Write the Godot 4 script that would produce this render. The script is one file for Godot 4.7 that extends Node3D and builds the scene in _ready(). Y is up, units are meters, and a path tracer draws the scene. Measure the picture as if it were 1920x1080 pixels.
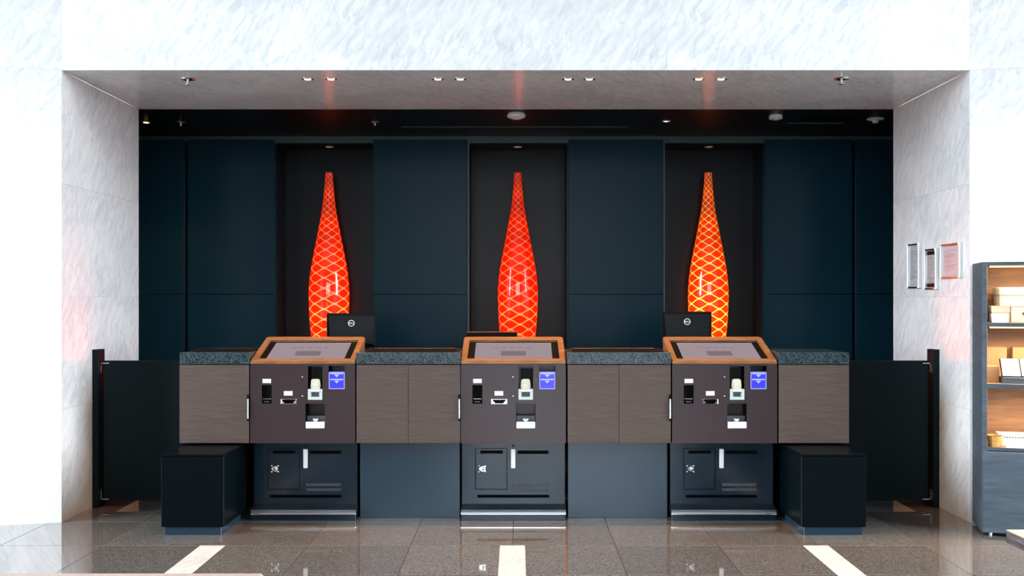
extends Node3D
# A hotel lobby niche: three self check-in kiosks in a marble portal, glowing glass vases behind.
# World: portal front plane at z = 0, camera at z = 5.94, floor at y = 0.

var M := {}
var rng := RandomNumberGenerator.new()
var names := {}
var box_cache := {}

# ---------------------------------------------------------------- helpers
func numbered(called: String) -> String:
	if not names.has(called):
		names[called] = 0
		return called
	names[called] += 1
	return "%s_%03d" % [called, names[called]]

func tag(o: Node3D, label := "", category := "", group := "", kind := "") -> Node3D:
	if label: o.set_meta("label", label)
	if category: o.set_meta("category", category)
	if group: o.set_meta("group", group)
	if kind: o.set_meta("kind", kind)
	return o

func thing(called: String, label: String, category: String, at := Vector3.ZERO, turn := 0.0, group := "") -> Node3D:
	var o := Node3D.new()
	o.name = numbered(called)
	add_child(o, true)
	o.position = at
	o.rotation.y = turn
	tag(o, label, category, group)
	return o

func struct(called: String, label: String, category: String, at := Vector3.ZERO, turn := 0.0) -> Node3D:
	var o := thing(called, label, category, at, turn)
	o.set_meta("kind", "structure")
	return o

func copy(o: Node3D, called: String, label: String, at: Vector3) -> Node3D:
	var c: Node3D = o.duplicate()
	c.name = numbered(called)
	add_child(c, true)
	c.position = at
	c.set_meta("label", label)
	return c

func part(called: String, mesh: Mesh, mat: Material, parent: Node, at := Vector3.ZERO, rot := Vector3.ZERO) -> MeshInstance3D:
	var o := MeshInstance3D.new()
	o.name = called
	o.mesh = mesh
	o.material_override = mat
	o.position = at
	o.rotation = rot
	parent.add_child(o, true)
	return o

func quad(st: SurfaceTool, a: Vector3, b: Vector3, c: Vector3, d: Vector3) -> void:
	# a b c d clockwise as seen from the front
	var n := (c - a).cross(b - a).normalized()
	var uv := [Vector2(0, 1), Vector2(0, 0), Vector2(1, 0), Vector2(1, 1)]
	var p := [a, b, c, d]
	for k in [0, 1, 2, 0, 2, 3]:
		st.set_normal(n)
		st.set_uv(uv[k])
		st.add_vertex(p[k])

func tri(st: SurfaceTool, a: Vector3, b: Vector3, c: Vector3) -> void:
	var n := (c - a).cross(b - a).normalized()
	for p in [a, b, c]:
		st.set_normal(n)
		st.set_uv(Vector2(p.x, p.y))
		st.add_vertex(p)

func out_quad(st: SurfaceTool, a: Vector3, b: Vector3, c: Vector3, d: Vector3, outward: Vector3) -> void:
	if (c - a).cross(b - a).dot(outward) >= 0.0:
		quad(st, a, b, c, d)
	else:
		quad(st, d, c, b, a)

func new_st() -> SurfaceTool:
	var st := SurfaceTool.new()
	st.begin(Mesh.PRIMITIVE_TRIANGLES)
	return st

func add_box(st: SurfaceTool, c: Vector3, s: Vector3, bev := 0.0) -> void:
	var h := s * 0.5
	var b := minf(bev, minf(h.x, minf(h.y, h.z)) * 0.6)
	for ax in 3:
		for sg in [-1.0, 1.0]:
			var u := (ax + 1) % 3
			var v := (ax + 2) % 3
			var n := Vector3.ZERO
			n[ax] = sg
			var q := []
			for k in [[-1, -1], [-1, 1], [1, 1], [1, -1]]:
				var p := Vector3.ZERO
				p[ax] = sg * h[ax]
				p[u] = k[0] * (h[u] - b)
				p[v] = k[1] * (h[v] - b)
				q.append(c + p)
			out_quad(st, q[0], q[1], q[2], q[3], n)
	if b <= 0.0:
		return
	for ax in 3:
		var u := (ax + 1) % 3
		var v := (ax + 2) % 3
		for su in [-1.0, 1.0]:
			for sv in [-1.0, 1.0]:
				var q := []
				for k in [[-1, 0], [1, 0], [1, 1], [-1, 1]]:
					var p := Vector3.ZERO
					p[ax] = k[0] * (h[ax] - b)
					p[u] = su * (h[u] - (b if k[1] == 1 else 0.0))
					p[v] = sv * (h[v] - (b if k[1] == 0 else 0.0))
					q.append(c + p)
				var n := Vector3.ZERO
				n[u] = su
				n[v] = sv
				out_quad(st, q[0], q[1], q[2], q[3], n)
	for sx in [-1.0, 1.0]:
		for sy in [-1.0, 1.0]:
			for sz in [-1.0, 1.0]:
				var sgn := Vector3(sx, sy, sz)
				var q := []
				for k in 3:
					var p := sgn * (h - Vector3(b, b, b))
					p[k] = sgn[k] * h[k]
					q.append(c + p)
				if (q[2] - q[0]).cross(q[1] - q[0]).dot(sgn) >= 0.0:
					tri(st, q[0], q[1], q[2])
				else:
					tri(st, q[0], q[2], q[1])

func box_mesh(s: Vector3, bev := 0.002) -> Mesh:
	var key := "%.4f %.4f %.4f %.4f" % [s.x, s.y, s.z, bev]
	if not box_cache.has(key):
		var st := new_st()
		add_box(st, Vector3.ZERO, s, bev)
		box_cache[key] = st.commit()
	return box_cache[key]

func pbox(called: String, parent: Node, x0: float, x1: float, y0: float, y1: float, z0: float, z1: float, mat: Material, bev := 0.002) -> MeshInstance3D:
	return part(called, box_mesh(Vector3(absf(x1 - x0), absf(y1 - y0), absf(z1 - z0)), bev), mat, parent, Vector3(x0 + x1, y0 + y1, z0 + z1) * 0.5)

# a sheet in the XY plane, front at z = 0, with rectangular holes (each [x0, x1, y0, y1])
func holed(x0: float, x1: float, y0: float, y1: float, t: float, holes: Array) -> Mesh:
	var xs := [x0, x1]
	var ys := [y0, y1]
	for h in holes:
		xs.append_array([h[0], h[1]])
		ys.append_array([h[2], h[3]])
	xs.sort()
	ys.sort()
	var full := func(i: int, j: int) -> bool:
		if i < 0 or j < 0 or i >= xs.size() - 1 or j >= ys.size() - 1:
			return false
		var cx: float = (xs[i] + xs[i + 1]) * 0.5
		var cy: float = (ys[j] + ys[j + 1]) * 0.5
		for h in holes:
			if cx > h[0] and cx < h[1] and cy > h[2] and cy < h[3]:
				return false
		return true
	var st := new_st()
	for i in xs.size() - 1:
		for j in ys.size() - 1:
			var a: float = xs[i]
			var b: float = xs[i + 1]
			var c: float = ys[j]
			var d: float = ys[j + 1]
			if b - a < 1e-6 or d - c < 1e-6 or not full.call(i, j):
				continue
			for z in [0.0, -t]:
				out_quad(st, Vector3(a, c, z), Vector3(a, d, z), Vector3(b, d, z), Vector3(b, c, z), Vector3(0, 0, 1 if z == 0.0 else -1))
			var w := func(di: int, dj: int) -> bool:
				var ii := i + di
				var jj := j + dj
				while ii >= 0 and ii < xs.size() - 1 and di != 0 and xs[ii + 1] - xs[ii] < 1e-6: ii += di
				while jj >= 0 and jj < ys.size() - 1 and dj != 0 and ys[jj + 1] - ys[jj] < 1e-6: jj += dj
				return not full.call(ii, jj)
			if w.call(-1, 0): out_quad(st, Vector3(a, c, 0), Vector3(a, d, 0), Vector3(a, d, -t), Vector3(a, c, -t), Vector3(-1, 0, 0))
			if w.call(1, 0): out_quad(st, Vector3(b, c, 0), Vector3(b, d, 0), Vector3(b, d, -t), Vector3(b, c, -t), Vector3(1, 0, 0))
			if w.call(0, -1): out_quad(st, Vector3(a, c, 0), Vector3(b, c, 0), Vector3(b, c, -t), Vector3(a, c, -t), Vector3(0, -1, 0))
			if w.call(0, 1): out_quad(st, Vector3(a, d, 0), Vector3(b, d, 0), Vector3(b, d, -t), Vector3(a, d, -t), Vector3(0, 1, 0))
	return st.commit()

func rrect(w: float, h: float, r: float, n := 5) -> PackedVector2Array:
	var out := PackedVector2Array()
	for k in 4:
		var c := Vector2((w * 0.5 - r) * (1 if k in [0, 3] else -1), (h * 0.5 - r) * (1 if k < 2 else -1))
		for i in n + 1:
			var a := PI * 0.5 * (k + float(i) / n)
			out.append(c + Vector2(cos(a), sin(a)) * r)
	return out

# a frame between two loops of as many points, from z0 to z1, with a small chamfer in front
func ring(outer: PackedVector2Array, inner: PackedVector2Array, z0: float, z1: float, bev := 0.002) -> Mesh:
	var st := new_st()
	var n := outer.size()
	var v := func(p: Vector2, z: float) -> Vector3: return Vector3(p.x, p.y, z)
	for i in n:
		var j := (i + 1) % n
		var a := outer[i]
		var b := outer[j]
		var c := inner[i]
		var d := inner[j]
		if a.distance_to(b) < 1e-6 and c.distance_to(d) < 1e-6:
			continue
		var ao := a + (c - a).normalized() * bev
		var bo := b + (d - b).normalized() * bev
		var ci := c + (a - c).normalized() * bev
		var di := d + (b - d).normalized() * bev
		var mid := Vector3((a.x + b.x) * 0.5, (a.y + b.y) * 0.5, 0)
		out_quad(st, v.call(ao, z1), v.call(bo, z1), v.call(di, z1), v.call(ci, z1), Vector3(0, 0, 1))
		out_quad(st, v.call(ao, z1), v.call(bo, z1), v.call(b, z1 - bev), v.call(a, z1 - bev), mid.normalized() + Vector3(0, 0, 1))
		out_quad(st, v.call(ci, z1), v.call(di, z1), v.call(d, z1 - bev), v.call(c, z1 - bev), Vector3(0, 0, 1) - mid.normalized())
		if a.distance_to(b) > 1e-6:
			out_quad(st, v.call(a, z0), v.call(b, z0), v.call(b, z1 - bev), v.call(a, z1 - bev), Vector3(b.y - a.y, a.x - b.x, 0))
		if c.distance_to(d) > 1e-6:
			out_quad(st, v.call(c, z0), v.call(d, z0), v.call(d, z1 - bev), v.call(c, z1 - bev), -Vector3(d.y - c.y, c.x - d.x, 0))
		out_quad(st, v.call(a, z0), v.call(b, z0), v.call(d, z0), v.call(c, z0), Vector3(0, 0, -1))
	return st.commit()

# a polygon (counter-clockwise in XY) made thick from z0 to z1
func extrude(poly: PackedVector2Array, z0: float, z1: float) -> Mesh:
	var st := new_st()
	var idx := Geometry2D.triangulate_polygon(poly)
	for k in range(0, idx.size(), 3):
		var p := [poly[idx[k]], poly[idx[k + 1]], poly[idx[k + 2]]]
		for z in [z0, z1]:
			var q := []
			for e in p: q.append(Vector3(e.x, e.y, z))
			var nz: float = (q[2] - q[0]).cross(q[1] - q[0]).z
			if (nz > 0.0) == (z == z1): tri(st, q[0], q[1], q[2])
			else: tri(st, q[0], q[2], q[1])
	for i in poly.size():
		var a := poly[i]
		var b := poly[(i + 1) % poly.size()]
		out_quad(st, Vector3(a.x, a.y, z0), Vector3(b.x, b.y, z0), Vector3(b.x, b.y, z1), Vector3(a.x, a.y, z1), Vector3(b.y - a.y, a.x - b.x, 0))
	return st.commit()

# a profile of (radius, height) turned round y, smooth, with u round and v along
func lathe(profile: Array, seg := 32, smooth := true, vs := []) -> Mesh:
	var st := new_st()
	st.set_smooth_group(0 if smooth else -1)
	for i in profile.size() - 1:
		var a: Vector2 = profile[i]
		var b: Vector2 = profile[i + 1]
		var va: float = vs[i] if vs else float(i) / profile.size()
		var vb: float = vs[i + 1] if vs else float(i + 1) / profile.size()
		for k in seg:
			var t0 := TAU * k / seg
			var t1 := TAU * (k + 1) / seg
			var p := [Vector3(a.x * cos(t0), a.y, a.x * sin(t0)), Vector3(b.x * cos(t0), b.y, b.x * sin(t0)), Vector3(b.x * cos(t1), b.y, b.x * sin(t1)), Vector3(a.x * cos(t1), a.y, a.x * sin(t1))]
			var uv := [Vector2(float(k) / seg, va), Vector2(float(k) / seg, vb), Vector2(float(k + 1) / seg, vb), Vector2(float(k + 1) / seg, va)]
			var order := [0, 1, 2, 0, 2, 3] if b.x > 1e-6 and a.x > 1e-6 else ([0, 1, 3] if b.x <= 1e-6 else [0, 1, 2])
			var idx := order.duplicate()
			for q in range(0, idx.size(), 3):
				var fa: Vector3 = p[idx[q]]
				var fb: Vector3 = p[idx[q + 1]]
				var fc: Vector3 = p[idx[q + 2]]
				var dir := Vector3(b.y - a.y, 0, 0)
				var tm := (t0 + t1) * 0.5
				var want := Vector3(cos(tm) * dir.x, a.x - b.x, sin(tm) * dir.x)
				if (fc - fa).cross(fb - fa).dot(want) < 0.0:
					var e: int = idx[q + 1]
					idx[q + 1] = idx[q + 2]
					idx[q + 2] = e
				for w in 3:
					st.set_uv(uv[idx[q + w]])
					st.add_vertex(p[idx[q + w]])
	st.generate_normals()
	return st.commit()

# ---------------------------------------------------------------- textures and materials
func mat(c: Color, rough := 0.5, metal := 0.0, spec := 0.5) -> StandardMaterial3D:
	var m := StandardMaterial3D.new()
	m.albedo_color = c
	m.roughness = rough
	m.metallic = metal
	m.metallic_specular = spec
	return m

func triplanar(m: StandardMaterial3D, tex: Texture2D, metres: float, off := Vector3.ZERO) -> StandardMaterial3D:
	m.albedo_texture = tex
	m.uv1_triplanar = true
	m.uv1_triplanar_sharpness = 8.0
	m.uv1_scale = Vector3.ONE / metres
	m.uv1_offset = off
	return m

func paint(n: int, f: Callable) -> ImageTexture:
	var data := PackedByteArray()
	data.resize(n * n * 3)
	var at := 0
	for y in n:
		for x in n:
			var c: Color = f.call(x / float(n), y / float(n))
			data[at] = clampi(int(c.r * 255.0), 0, 255)
			data[at + 1] = clampi(int(c.g * 255.0), 0, 255)
			data[at + 2] = clampi(int(c.b * 255.0), 0, 255)
			at += 3
	return ImageTexture.create_from_image(Image.create_from_data(n, n, false, Image.FORMAT_RGB8, data))

# makes a value repeat: the last fifth fades into what lies before the first
func wrapped(f: Callable, u: float, v: float) -> float:
	var e := 0.2
	var a: float = f.call(u, v)
	if u > 1.0 - e: a = lerpf(a, f.call(u - 1.0, v), (u - 1.0 + e) / e)
	if v > 1.0 - e:
		var b: float = f.call(u, v - 1.0)
		if u > 1.0 - e: b = lerpf(b, f.call(u - 1.0, v - 1.0), (u - 1.0 + e) / e)
		a = lerpf(a, b, (v - 1.0 + e) / e)
	return a

func fbm(s: int, octaves := 4) -> FastNoiseLite:
	var n := FastNoiseLite.new()
	n.seed = s
	n.noise_type = FastNoiseLite.TYPE_SIMPLEX_SMOOTH
	n.frequency = 1.0
	n.fractal_octaves = octaves
	return n

func marble_texture(turn: float, seed_at: int) -> ImageTexture:
	var a := fbm(seed_at)
	var b := fbm(seed_at + 1, 3)
	var c := fbm(seed_at + 2, 2)
	var cs := cos(turn)
	var sn := sin(turn)
	var f := func(u: float, v: float) -> float:
		var w := b.get_noise_2d(u * 5.0, v * 5.0) * 0.05
		var p := (u + w) * cs + (v - w) * sn
		var q := -(u + w) * sn + (v - w) * cs
		var streak := a.get_noise_2d(p * 9.0, q * 30.0)
		var vein := pow(1.0 - absf(b.get_noise_2d(p * 6.0 + 9.0, q * 20.0)), 12.0)
		var cloud := c.get_noise_2d(u * 3.0, v * 3.0 + 20.0)
		return clampf(0.16 + streak * 0.34 + vein * 0.30 + cloud * 0.22, 0.0, 1.0)
	return paint(640, func(u: float, v: float) -> Color:
		var k := wrapped(f, u, v)
		return Color(0.975, 0.978, 0.980).lerp(Color(0.755, 0.785, 0.815), k))

func speckle_texture(cols: Array, shares: Array, seed_at: int, cells: float) -> ImageTexture:
	var c := FastNoiseLite.new()
	c.noise_type = FastNoiseLite.TYPE_CELLULAR
	c.cellular_return_type = FastNoiseLite.RETURN_CELL_VALUE
	c.frequency = 1.0
	c.seed = seed_at
	var f := func(u: float, v: float) -> float: return c.get_noise_2d(u * cells, v * cells) * 0.5 + 0.5
	return paint(384, func(u: float, v: float) -> Color:
		var k: float = f.call(u, v)
		for i in shares.size():
			if k <= shares[i]: return cols[i]
		return cols[cols.size() - 1])

func wood_texture(dark: Color, light: Color, seed_at: int, fine := 60.0) -> ImageTexture:
	var a := fbm(seed_at, 3)
	var b := fbm(seed_at + 5, 3)
	var f := func(u: float, v: float) -> float:
		var w := b.get_noise_2d(u * 0.9, v * 2.0) * 0.012
		return clampf(0.5 + a.get_noise_2d(u * 3.0, (v + w) * fine) * 0.7 + b.get_noise_2d(u * 1.2, (v + w) * fine * 0.2) * 0.4, 0.0, 1.0)
	return paint(384, func(u: float, v: float) -> Color: return dark.lerp(light, wrapped(f, u, v)))

# glass of the vases: rows of pale wavy lines that meet in a net of scales
func net_texture(rows: float, around: float) -> ImageTexture:
	return paint(1024, func(u: float, v: float) -> Color:
		var p := v * rows
		var s := sin(TAU * around * u) * 0.42
		var best := 9.0
		var k0 := int(floor(p)) - 1
		for k in range(k0, k0 + 4):
			var y := k + (s if posmod(k, 2) == 0 else -s)
			best = minf(best, absf(p - y))
		var line := 1.0 - smoothstep(0.09, 0.18, best)
		return Color(1.0, 0.20, 0.09).lerp(Color(1.0, 0.86, 0.55), line))

func make_materials() -> void:
	var lean := marble_texture(deg_to_rad(-63.0), 11)
	M.marble = []
	for k in 6:
		M.marble.append(triplanar(mat(Color(1, 1, 1), 0.10), lean, 1.6, Vector3(0.13 + 0.37 * k, 0.29 + 0.21 * k, 0.57 * k)))
	M.plaster = mat(Color(0.93, 0.94, 0.94), 0.8)
	M.rear = mat(Color(0.40, 0.36, 0.33), 0.7)
	M.tinted = mat(Color(0.05, 0.06, 0.06, 0.46), 0.02)
	M.tinted.transparency = BaseMaterial3D.TRANSPARENCY_ALPHA
	M.floor_grout = mat(Color(0.20, 0.18, 0.17), 0.5)
	var granite := speckle_texture([Color(0.17, 0.16, 0.16), Color(0.43, 0.40, 0.38), Color(0.57, 0.51, 0.46), Color(0.36, 0.34, 0.34), Color(0.74, 0.69, 0.65)], [0.24, 0.5, 0.72, 0.88, 1.0], 4, 50.0)
	M.granite = []
	for k in 5:
		var t := 0.91 + 0.022 * k
		var gm := mat(Color(0.975 * t, 1.0 * t, 1.03 * t), 0.05, 0.0, 1.0)
		gm.clearcoat_enabled = true
		gm.clearcoat = 0.7
		gm.clearcoat_roughness = 0.03
		M.granite.append(triplanar(gm, granite, 0.40, Vector3(0.31 * k, 0.17, 0.43 * k)))
	M.inlay = triplanar(mat(Color(0.93, 0.90, 0.87), 0.12), lean, 1.2)
	M.green_granite = triplanar(mat(Color(0.86, 0.86, 0.86), 0.15), speckle_texture([Color(0.06, 0.11, 0.13), Color(0.20, 0.27, 0.29), Color(0.31, 0.38, 0.40), Color(0.13, 0.20, 0.22), Color(0.58, 0.65, 0.66)], [0.28, 0.5, 0.7, 0.9, 1.0], 8, 46.0), 0.42)
	M.door = triplanar(mat(Color(1, 1, 1), 0.42, 0.0, 0.42), wood_texture(Color(0.275, 0.228, 0.205), Color(0.345, 0.292, 0.268), 21, 110.0), 0.55)
	M.kiosk = mat(Color(0.205, 0.158, 0.168), 0.28, 0.0, 0.42)
	M.oak = triplanar(mat(Color(1, 1, 1), 0.3), wood_texture(Color(0.42, 0.28, 0.18), Color(0.62, 0.44, 0.29), 31, 50.0), 0.5)
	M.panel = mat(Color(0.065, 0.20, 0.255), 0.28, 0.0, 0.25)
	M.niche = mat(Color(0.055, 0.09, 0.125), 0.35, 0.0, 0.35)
	M.rail = mat(Color(0.27, 0.35, 0.36), 0.35)
	M.edge = mat(Color(0.36, 0.40, 0.40), 0.4)
	M.base = mat(Color(0.12, 0.20, 0.255), 0.22, 0.0, 0.45)
	M.metal_dark = mat(Color(0.05, 0.125, 0.175), 0.14, 0.0, 0.44)
	M.gate = mat(Color(0.04, 0.095, 0.11), 0.4, 0.0, 0.24)
	M.bench = mat(Color(0.01, 0.04, 0.06), 0.35, 0.0, 0.2)
	M.black = mat(Color(0.03, 0.03, 0.035), 0.5, 0.0, 0.25)
	M.ceiling_black = mat(Color(0.035, 0.03, 0.03), 0.35, 0.0, 0.35)
	M.cavity = mat(Color(0.05, 0.035, 0.03), 0.6, 0.0, 0.2)
	M.slot_dark = mat(Color(0.02, 0.035, 0.05), 0.5, 0.0, 0.15)
	M.grille = mat(Color(0.36, 0.40, 0.43), 0.45)
	M.silver = mat(Color(0.82, 0.84, 0.86), 0.22, 1.0)
	M.satin = mat(Color(0.90, 0.92, 0.93), 0.25, 0.25)
	M.chrome = mat(Color(0.93, 0.94, 0.95), 0.08, 1.0)
	M.steel = mat(Color(0.60, 0.63, 0.66), 0.28, 1.0)
	M.copper = mat(Color(0.55, 0.37, 0.30), 0.4, 1.0)
	M.white = mat(Color(0.88, 0.88, 0.89), 0.35)
	M.device = mat(Color(0.74, 0.78, 0.75), 0.4)
	M.device_grey = mat(Color(0.30, 0.32, 0.35), 0.4)
	M.bay = mat(Color(0.13, 0.13, 0.13), 0.5, 0.0, 0.3)
	M.ivory = mat(Color(0.84, 0.82, 0.74), 0.4)
	M.monitor = mat(Color(0.02, 0.045, 0.07), 0.3, 0.0, 0.24)
	M.shelf_grey = triplanar(mat(Color(1, 1, 1), 0.45), wood_texture(Color(0.23, 0.28, 0.33), Color(0.32, 0.375, 0.425), 41, 26.0), 0.9)
	M.shelf_wood = triplanar(mat(Color(1, 1, 1), 0.5), wood_texture(Color(0.56, 0.42, 0.32), Color(0.68, 0.53, 0.41), 43, 24.0), 0.9)
	M.carton = mat(Color(0.93, 0.88, 0.80), 0.6)
	M.kraft = mat(Color(0.70, 0.55, 0.42), 0.7)
	M.kraft_dark = mat(Color(0.36, 0.22, 0.14), 0.7)
	M.paper = mat(Color(0.96, 0.95, 0.93), 0.6)
	M.straw = triplanar(mat(Color(1, 1, 1), 0.7), wood_texture(Color(0.72, 0.52, 0.25), Color(0.90, 0.72, 0.42), 47, 40.0), 0.08)
	M.table_top = triplanar(mat(Color(1, 1, 1), 0.3), wood_texture(Color(0.60, 0.53, 0.47), Color(0.74, 0.67, 0.60), 51, 18.0), 0.8)
	M.table_edge = triplanar(mat(Color(1, 1, 1), 0.5), wood_texture(Color(0.20, 0.17, 0.18), Color(0.46, 0.42, 0.42), 53, 22.0), 0.5)
	M.leather = mat(Color(0.76, 0.66, 0.61), 0.55)
	M.blue_base = mat(Color(0.10, 0.10, 0.55), 0.3)
	M.blue_base.emission_enabled = true
	M.blue_base.emission = Color(0.24, 0.25, 0.85)
	M.blue_base.emission_energy_multiplier = 0.75
	M.blue_pale = mat(Color(0.45, 0.45, 0.9), 0.3)
	M.blue_pale.emission_enabled = true
	M.blue_pale.emission = Color(0.62, 0.66, 1.0)
	M.blue_pale.emission_energy_multiplier = 0.95
	M.warm_lamp = glow(Color(1.0, 0.80, 0.48), 9.0)
	M.cool_lamp = glow(Color(1.0, 0.97, 0.92), 1.2)
	M.led = glow(Color(1.0, 0.80, 0.52), 2.4)
	M.red_lamp = glow(Color(1.0, 0.35, 0.18), 0.25)
	M.vase_tex = net_texture(58.0, 6.0)

func glow(c: Color, e: float) -> StandardMaterial3D:
	var m := mat(Color(0.9, 0.88, 0.84), 0.4)
	m.emission_enabled = true
	m.emission = c
	m.emission_energy_multiplier = e
	return m

func spot(parent: Node, at: Vector3, c: Color, e: float, angle: float, size := 0.03) -> SpotLight3D:
	var l := SpotLight3D.new()
	l.name = "lamp_light"
	l.light_color = c
	l.light_energy = e
	l.spot_angle = angle
	l.spot_angle_attenuation = 0.6
	l.spot_range = 9.0
	l.spot_attenuation = 2.0
	l.light_size = size
	l.shadow_enabled = true
	l.position = at
	l.rotation.x = -PI / 2
	parent.add_child(l, true)
	return l

# ---------------------------------------------------------------- the setting
func slab(parent: Node, x0: float, x1: float, y0: float, y1: float, z0: float, z1: float, which: int) -> void:
	pbox("marble_slab", parent, x0, x1, y0, y1, z0, z1, M.marble[posmod(which, 6)], 0.0003)

func courses(parent: Node, x0: float, x1: float, y0: float, y1: float, cols: int, first: int) -> void:
	# polished slabs 0.70 m high on the front of a wall whose face is at local z = 0
	var w := (x1 - x0) / cols
	var y := y0
	var r := 0
	while y < y1 - 0.01:
		var top := minf(y + 0.70, y1)
		for c in cols:
			slab(parent, x0 + w * c + 0.0003, x0 + w * (c + 1) - 0.0003, y + 0.0004, top - 0.0004, -0.03, 0.0, first + r * 2 + c * 3)
		y = top
		r += 1

func build_setting() -> void:
	# floor
	var fl := struct("floor", "polished brown grey granite tile floor with pale inlaid strips", "floor")
	pbox("screed", fl, -7.4, 7.4, -0.20, -0.0035, -4.2, 13.6, M.floor_grout, 0.0)
	var pitch := 0.575
	var n := 0
	var rest := new_st()
	for i in range(-13, 13):
		for j in range(-8, 23):
			var x0 := -0.025 + pitch * i
			var z1 := 0.556 + pitch * j
			if x0 < -7.3 or x0 + pitch > 7.3 or z1 - pitch < -3.6 or z1 > 13.5: continue
			if i >= -7 and i < 7 and j >= -4 and j <= 5:
				part("tile", box_mesh(Vector3(pitch - 0.0035, 0.012, pitch - 0.0035), 0.0006), M.granite[(i * 3 + j * 7 + 400) % 5], fl, Vector3(x0 + pitch * 0.5, -0.006, z1 - pitch * 0.5))
				n += 1
			else:
				add_box(rest, Vector3(x0 + pitch * 0.5, -0.006, z1 - pitch * 0.5), Vector3(pitch - 0.0035, 0.012, pitch - 0.0035), 0.0)
	part("far_tiles", rest.commit(), M.granite[2], fl).set_meta("kind", "stuff")
	for c in [-1.708, -0.027, 1.672]:
		pbox("inlay_strip", fl, c - 0.070, c + 0.070, -0.004, 0.0012, 0.556, 5.2, M.inlay, 0.0006)

	# header over the portal and the two wing walls that open towards the lobby
	var hd := struct("wall_header", "white marble wall above the portal opening", "wall")
	pbox("wall_core", hd, -2.84, 2.82, 2.82, 6.6, -1.20, -0.03, M.plaster, 0.0)
	courses(hd, -2.82, 2.80, 2.80, 6.6, 3, 1)
	var lw := struct("wall_left", "white marble wall left of the portal", "wall", Vector3(-2.82, 0, 0), deg_to_rad(14.0))
	pbox("wall_core", lw, -4.4, -0.02, 0, 6.6, -0.25, -0.03, M.plaster, 0.0)
	courses(lw, -4.4, 0.0, 0.0, 6.6, 3, 2)
	var rw := struct("wall_right", "white marble wall right of the portal behind the display shelf", "wall", Vector3(2.80, 0, 0), deg_to_rad(-15.0))
	pbox("wall_core", rw, 0.02, 4.4, 0, 6.6, -0.25, -0.03, M.plaster, 0.0)
	courses(rw, 0.0, 4.4, 0.0, 6.6, 3, 4)

	# jambs and soffit
	var lj := struct("wall_jamb_left", "left marble jamb of the portal", "wall", Vector3(-2.82, 0, 0), deg_to_rad(90.0))
	pbox("wall_core", lj, 0.03, 1.21, 0, 2.82, -1.6, -0.03, M.plaster, 0.0)
	courses(lj, 0.0, 1.21, 0.0, 2.80, 1, 0)
	var rj := struct("wall_jamb_right", "right marble jamb of the portal with sign frames", "wall", Vector3(2.80, 0, 0), deg_to_rad(-90.0))
	pbox("wall_core", rj, -1.21, -0.03, 0, 2.82, -1.6, -0.03, M.plaster, 0.0)
	courses(rj, -1.21, 0.0, 0.0, 2.80, 1, 3)
	for q in [[-2.819, -2.806, "left"], [2.786, 2.799, "right"]]:
		var bb := struct("baseboard_" + q[2], "low black baseboard behind the %s staff gate" % q[2], "baseboard")
		pbox("board", bb, q[0], q[1], 0.0, 0.10, -1.20, -0.55, M.black, 0.002)
	var sf := struct("ceiling_soffit", "polished marble soffit under the portal header", "ceiling")
	for k in 4:
		slab(sf, -2.82 + 1.405 * k + 0.0006, -2.82 + 1.405 * (k + 1) - 0.0006, 2.80, 2.82, -1.21, -0.0305, k + 2)

	# back room
	var cb := struct("ceiling_back", "matt black ceiling behind the portal", "ceiling")
	pbox("ceiling_board", cb, -4.4, 4.4, 2.80, 2.95, -2.90, -1.212, M.ceiling_black, 0.0)
	for s in [[-0.949, 0.91, -1.932], [2.162, 2.612, -1.767]]:
		pbox("slot_diffuser", cb, s[0], s[1], 2.797, 2.801, s[2] - 0.02, s[2] + 0.02, M.rail, 0.001)
	pbox("access_panel", cb, 2.20, 2.64, 2.796, 2.801, -1.70, -1.46, M.black, 0.001)
	var bw := struct("wall_back", "dark panelled back wall with three niches", "wall")
	var niches := [[-2.0934, -1.2542], [-0.415, 0.4288], [1.2773, 2.1303]]
	var holes := []
	for q in niches: holes.append([q[0], q[1], 0.62, 2.7395])
	part("wall_sheet", holed(-4.4, 4.4, 0, 2.80, 0.04, holes), M.panel, bw, Vector3(0, 0, -2.385))
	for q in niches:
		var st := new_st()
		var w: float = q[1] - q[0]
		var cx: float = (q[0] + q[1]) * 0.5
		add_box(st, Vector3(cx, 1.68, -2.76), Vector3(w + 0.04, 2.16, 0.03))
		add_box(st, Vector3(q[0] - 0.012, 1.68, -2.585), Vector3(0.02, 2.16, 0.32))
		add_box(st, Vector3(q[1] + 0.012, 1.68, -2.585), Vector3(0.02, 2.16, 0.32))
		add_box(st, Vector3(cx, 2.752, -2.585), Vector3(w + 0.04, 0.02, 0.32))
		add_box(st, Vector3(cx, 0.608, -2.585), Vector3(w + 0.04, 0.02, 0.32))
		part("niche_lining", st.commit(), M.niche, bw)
	for q in [[-4.30, -2.8773], [-2.8497, -2.1027], [-1.245, -0.4334], [0.4427, 1.2634], [2.1396, 2.8958], [2.9234, 4.30]]:
		pbox("wall_panel", bw, q[0], q[1], 1.433, 2.767, -2.384, -2.36, M.panel, 0.002)
		pbox("wall_panel", bw, q[0], q[1], 0.12, 1.427, -2.384, -2.36, M.panel, 0.002)
	for x in [-2.8635, -0.424, 1.2703, 2.9096]:
		pbox("edge_strip", bw, x - 0.006, x + 0.006, 0.12, 2.75, -2.384, -2.366, M.black if absf(x) > 2.0 else M.edge, 0.001)
	pbox("top_rail", bw, -4.3, 4.3, 2.742, 2.80, -2.3845, -2.375, M.rail, 0.001)
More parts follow.
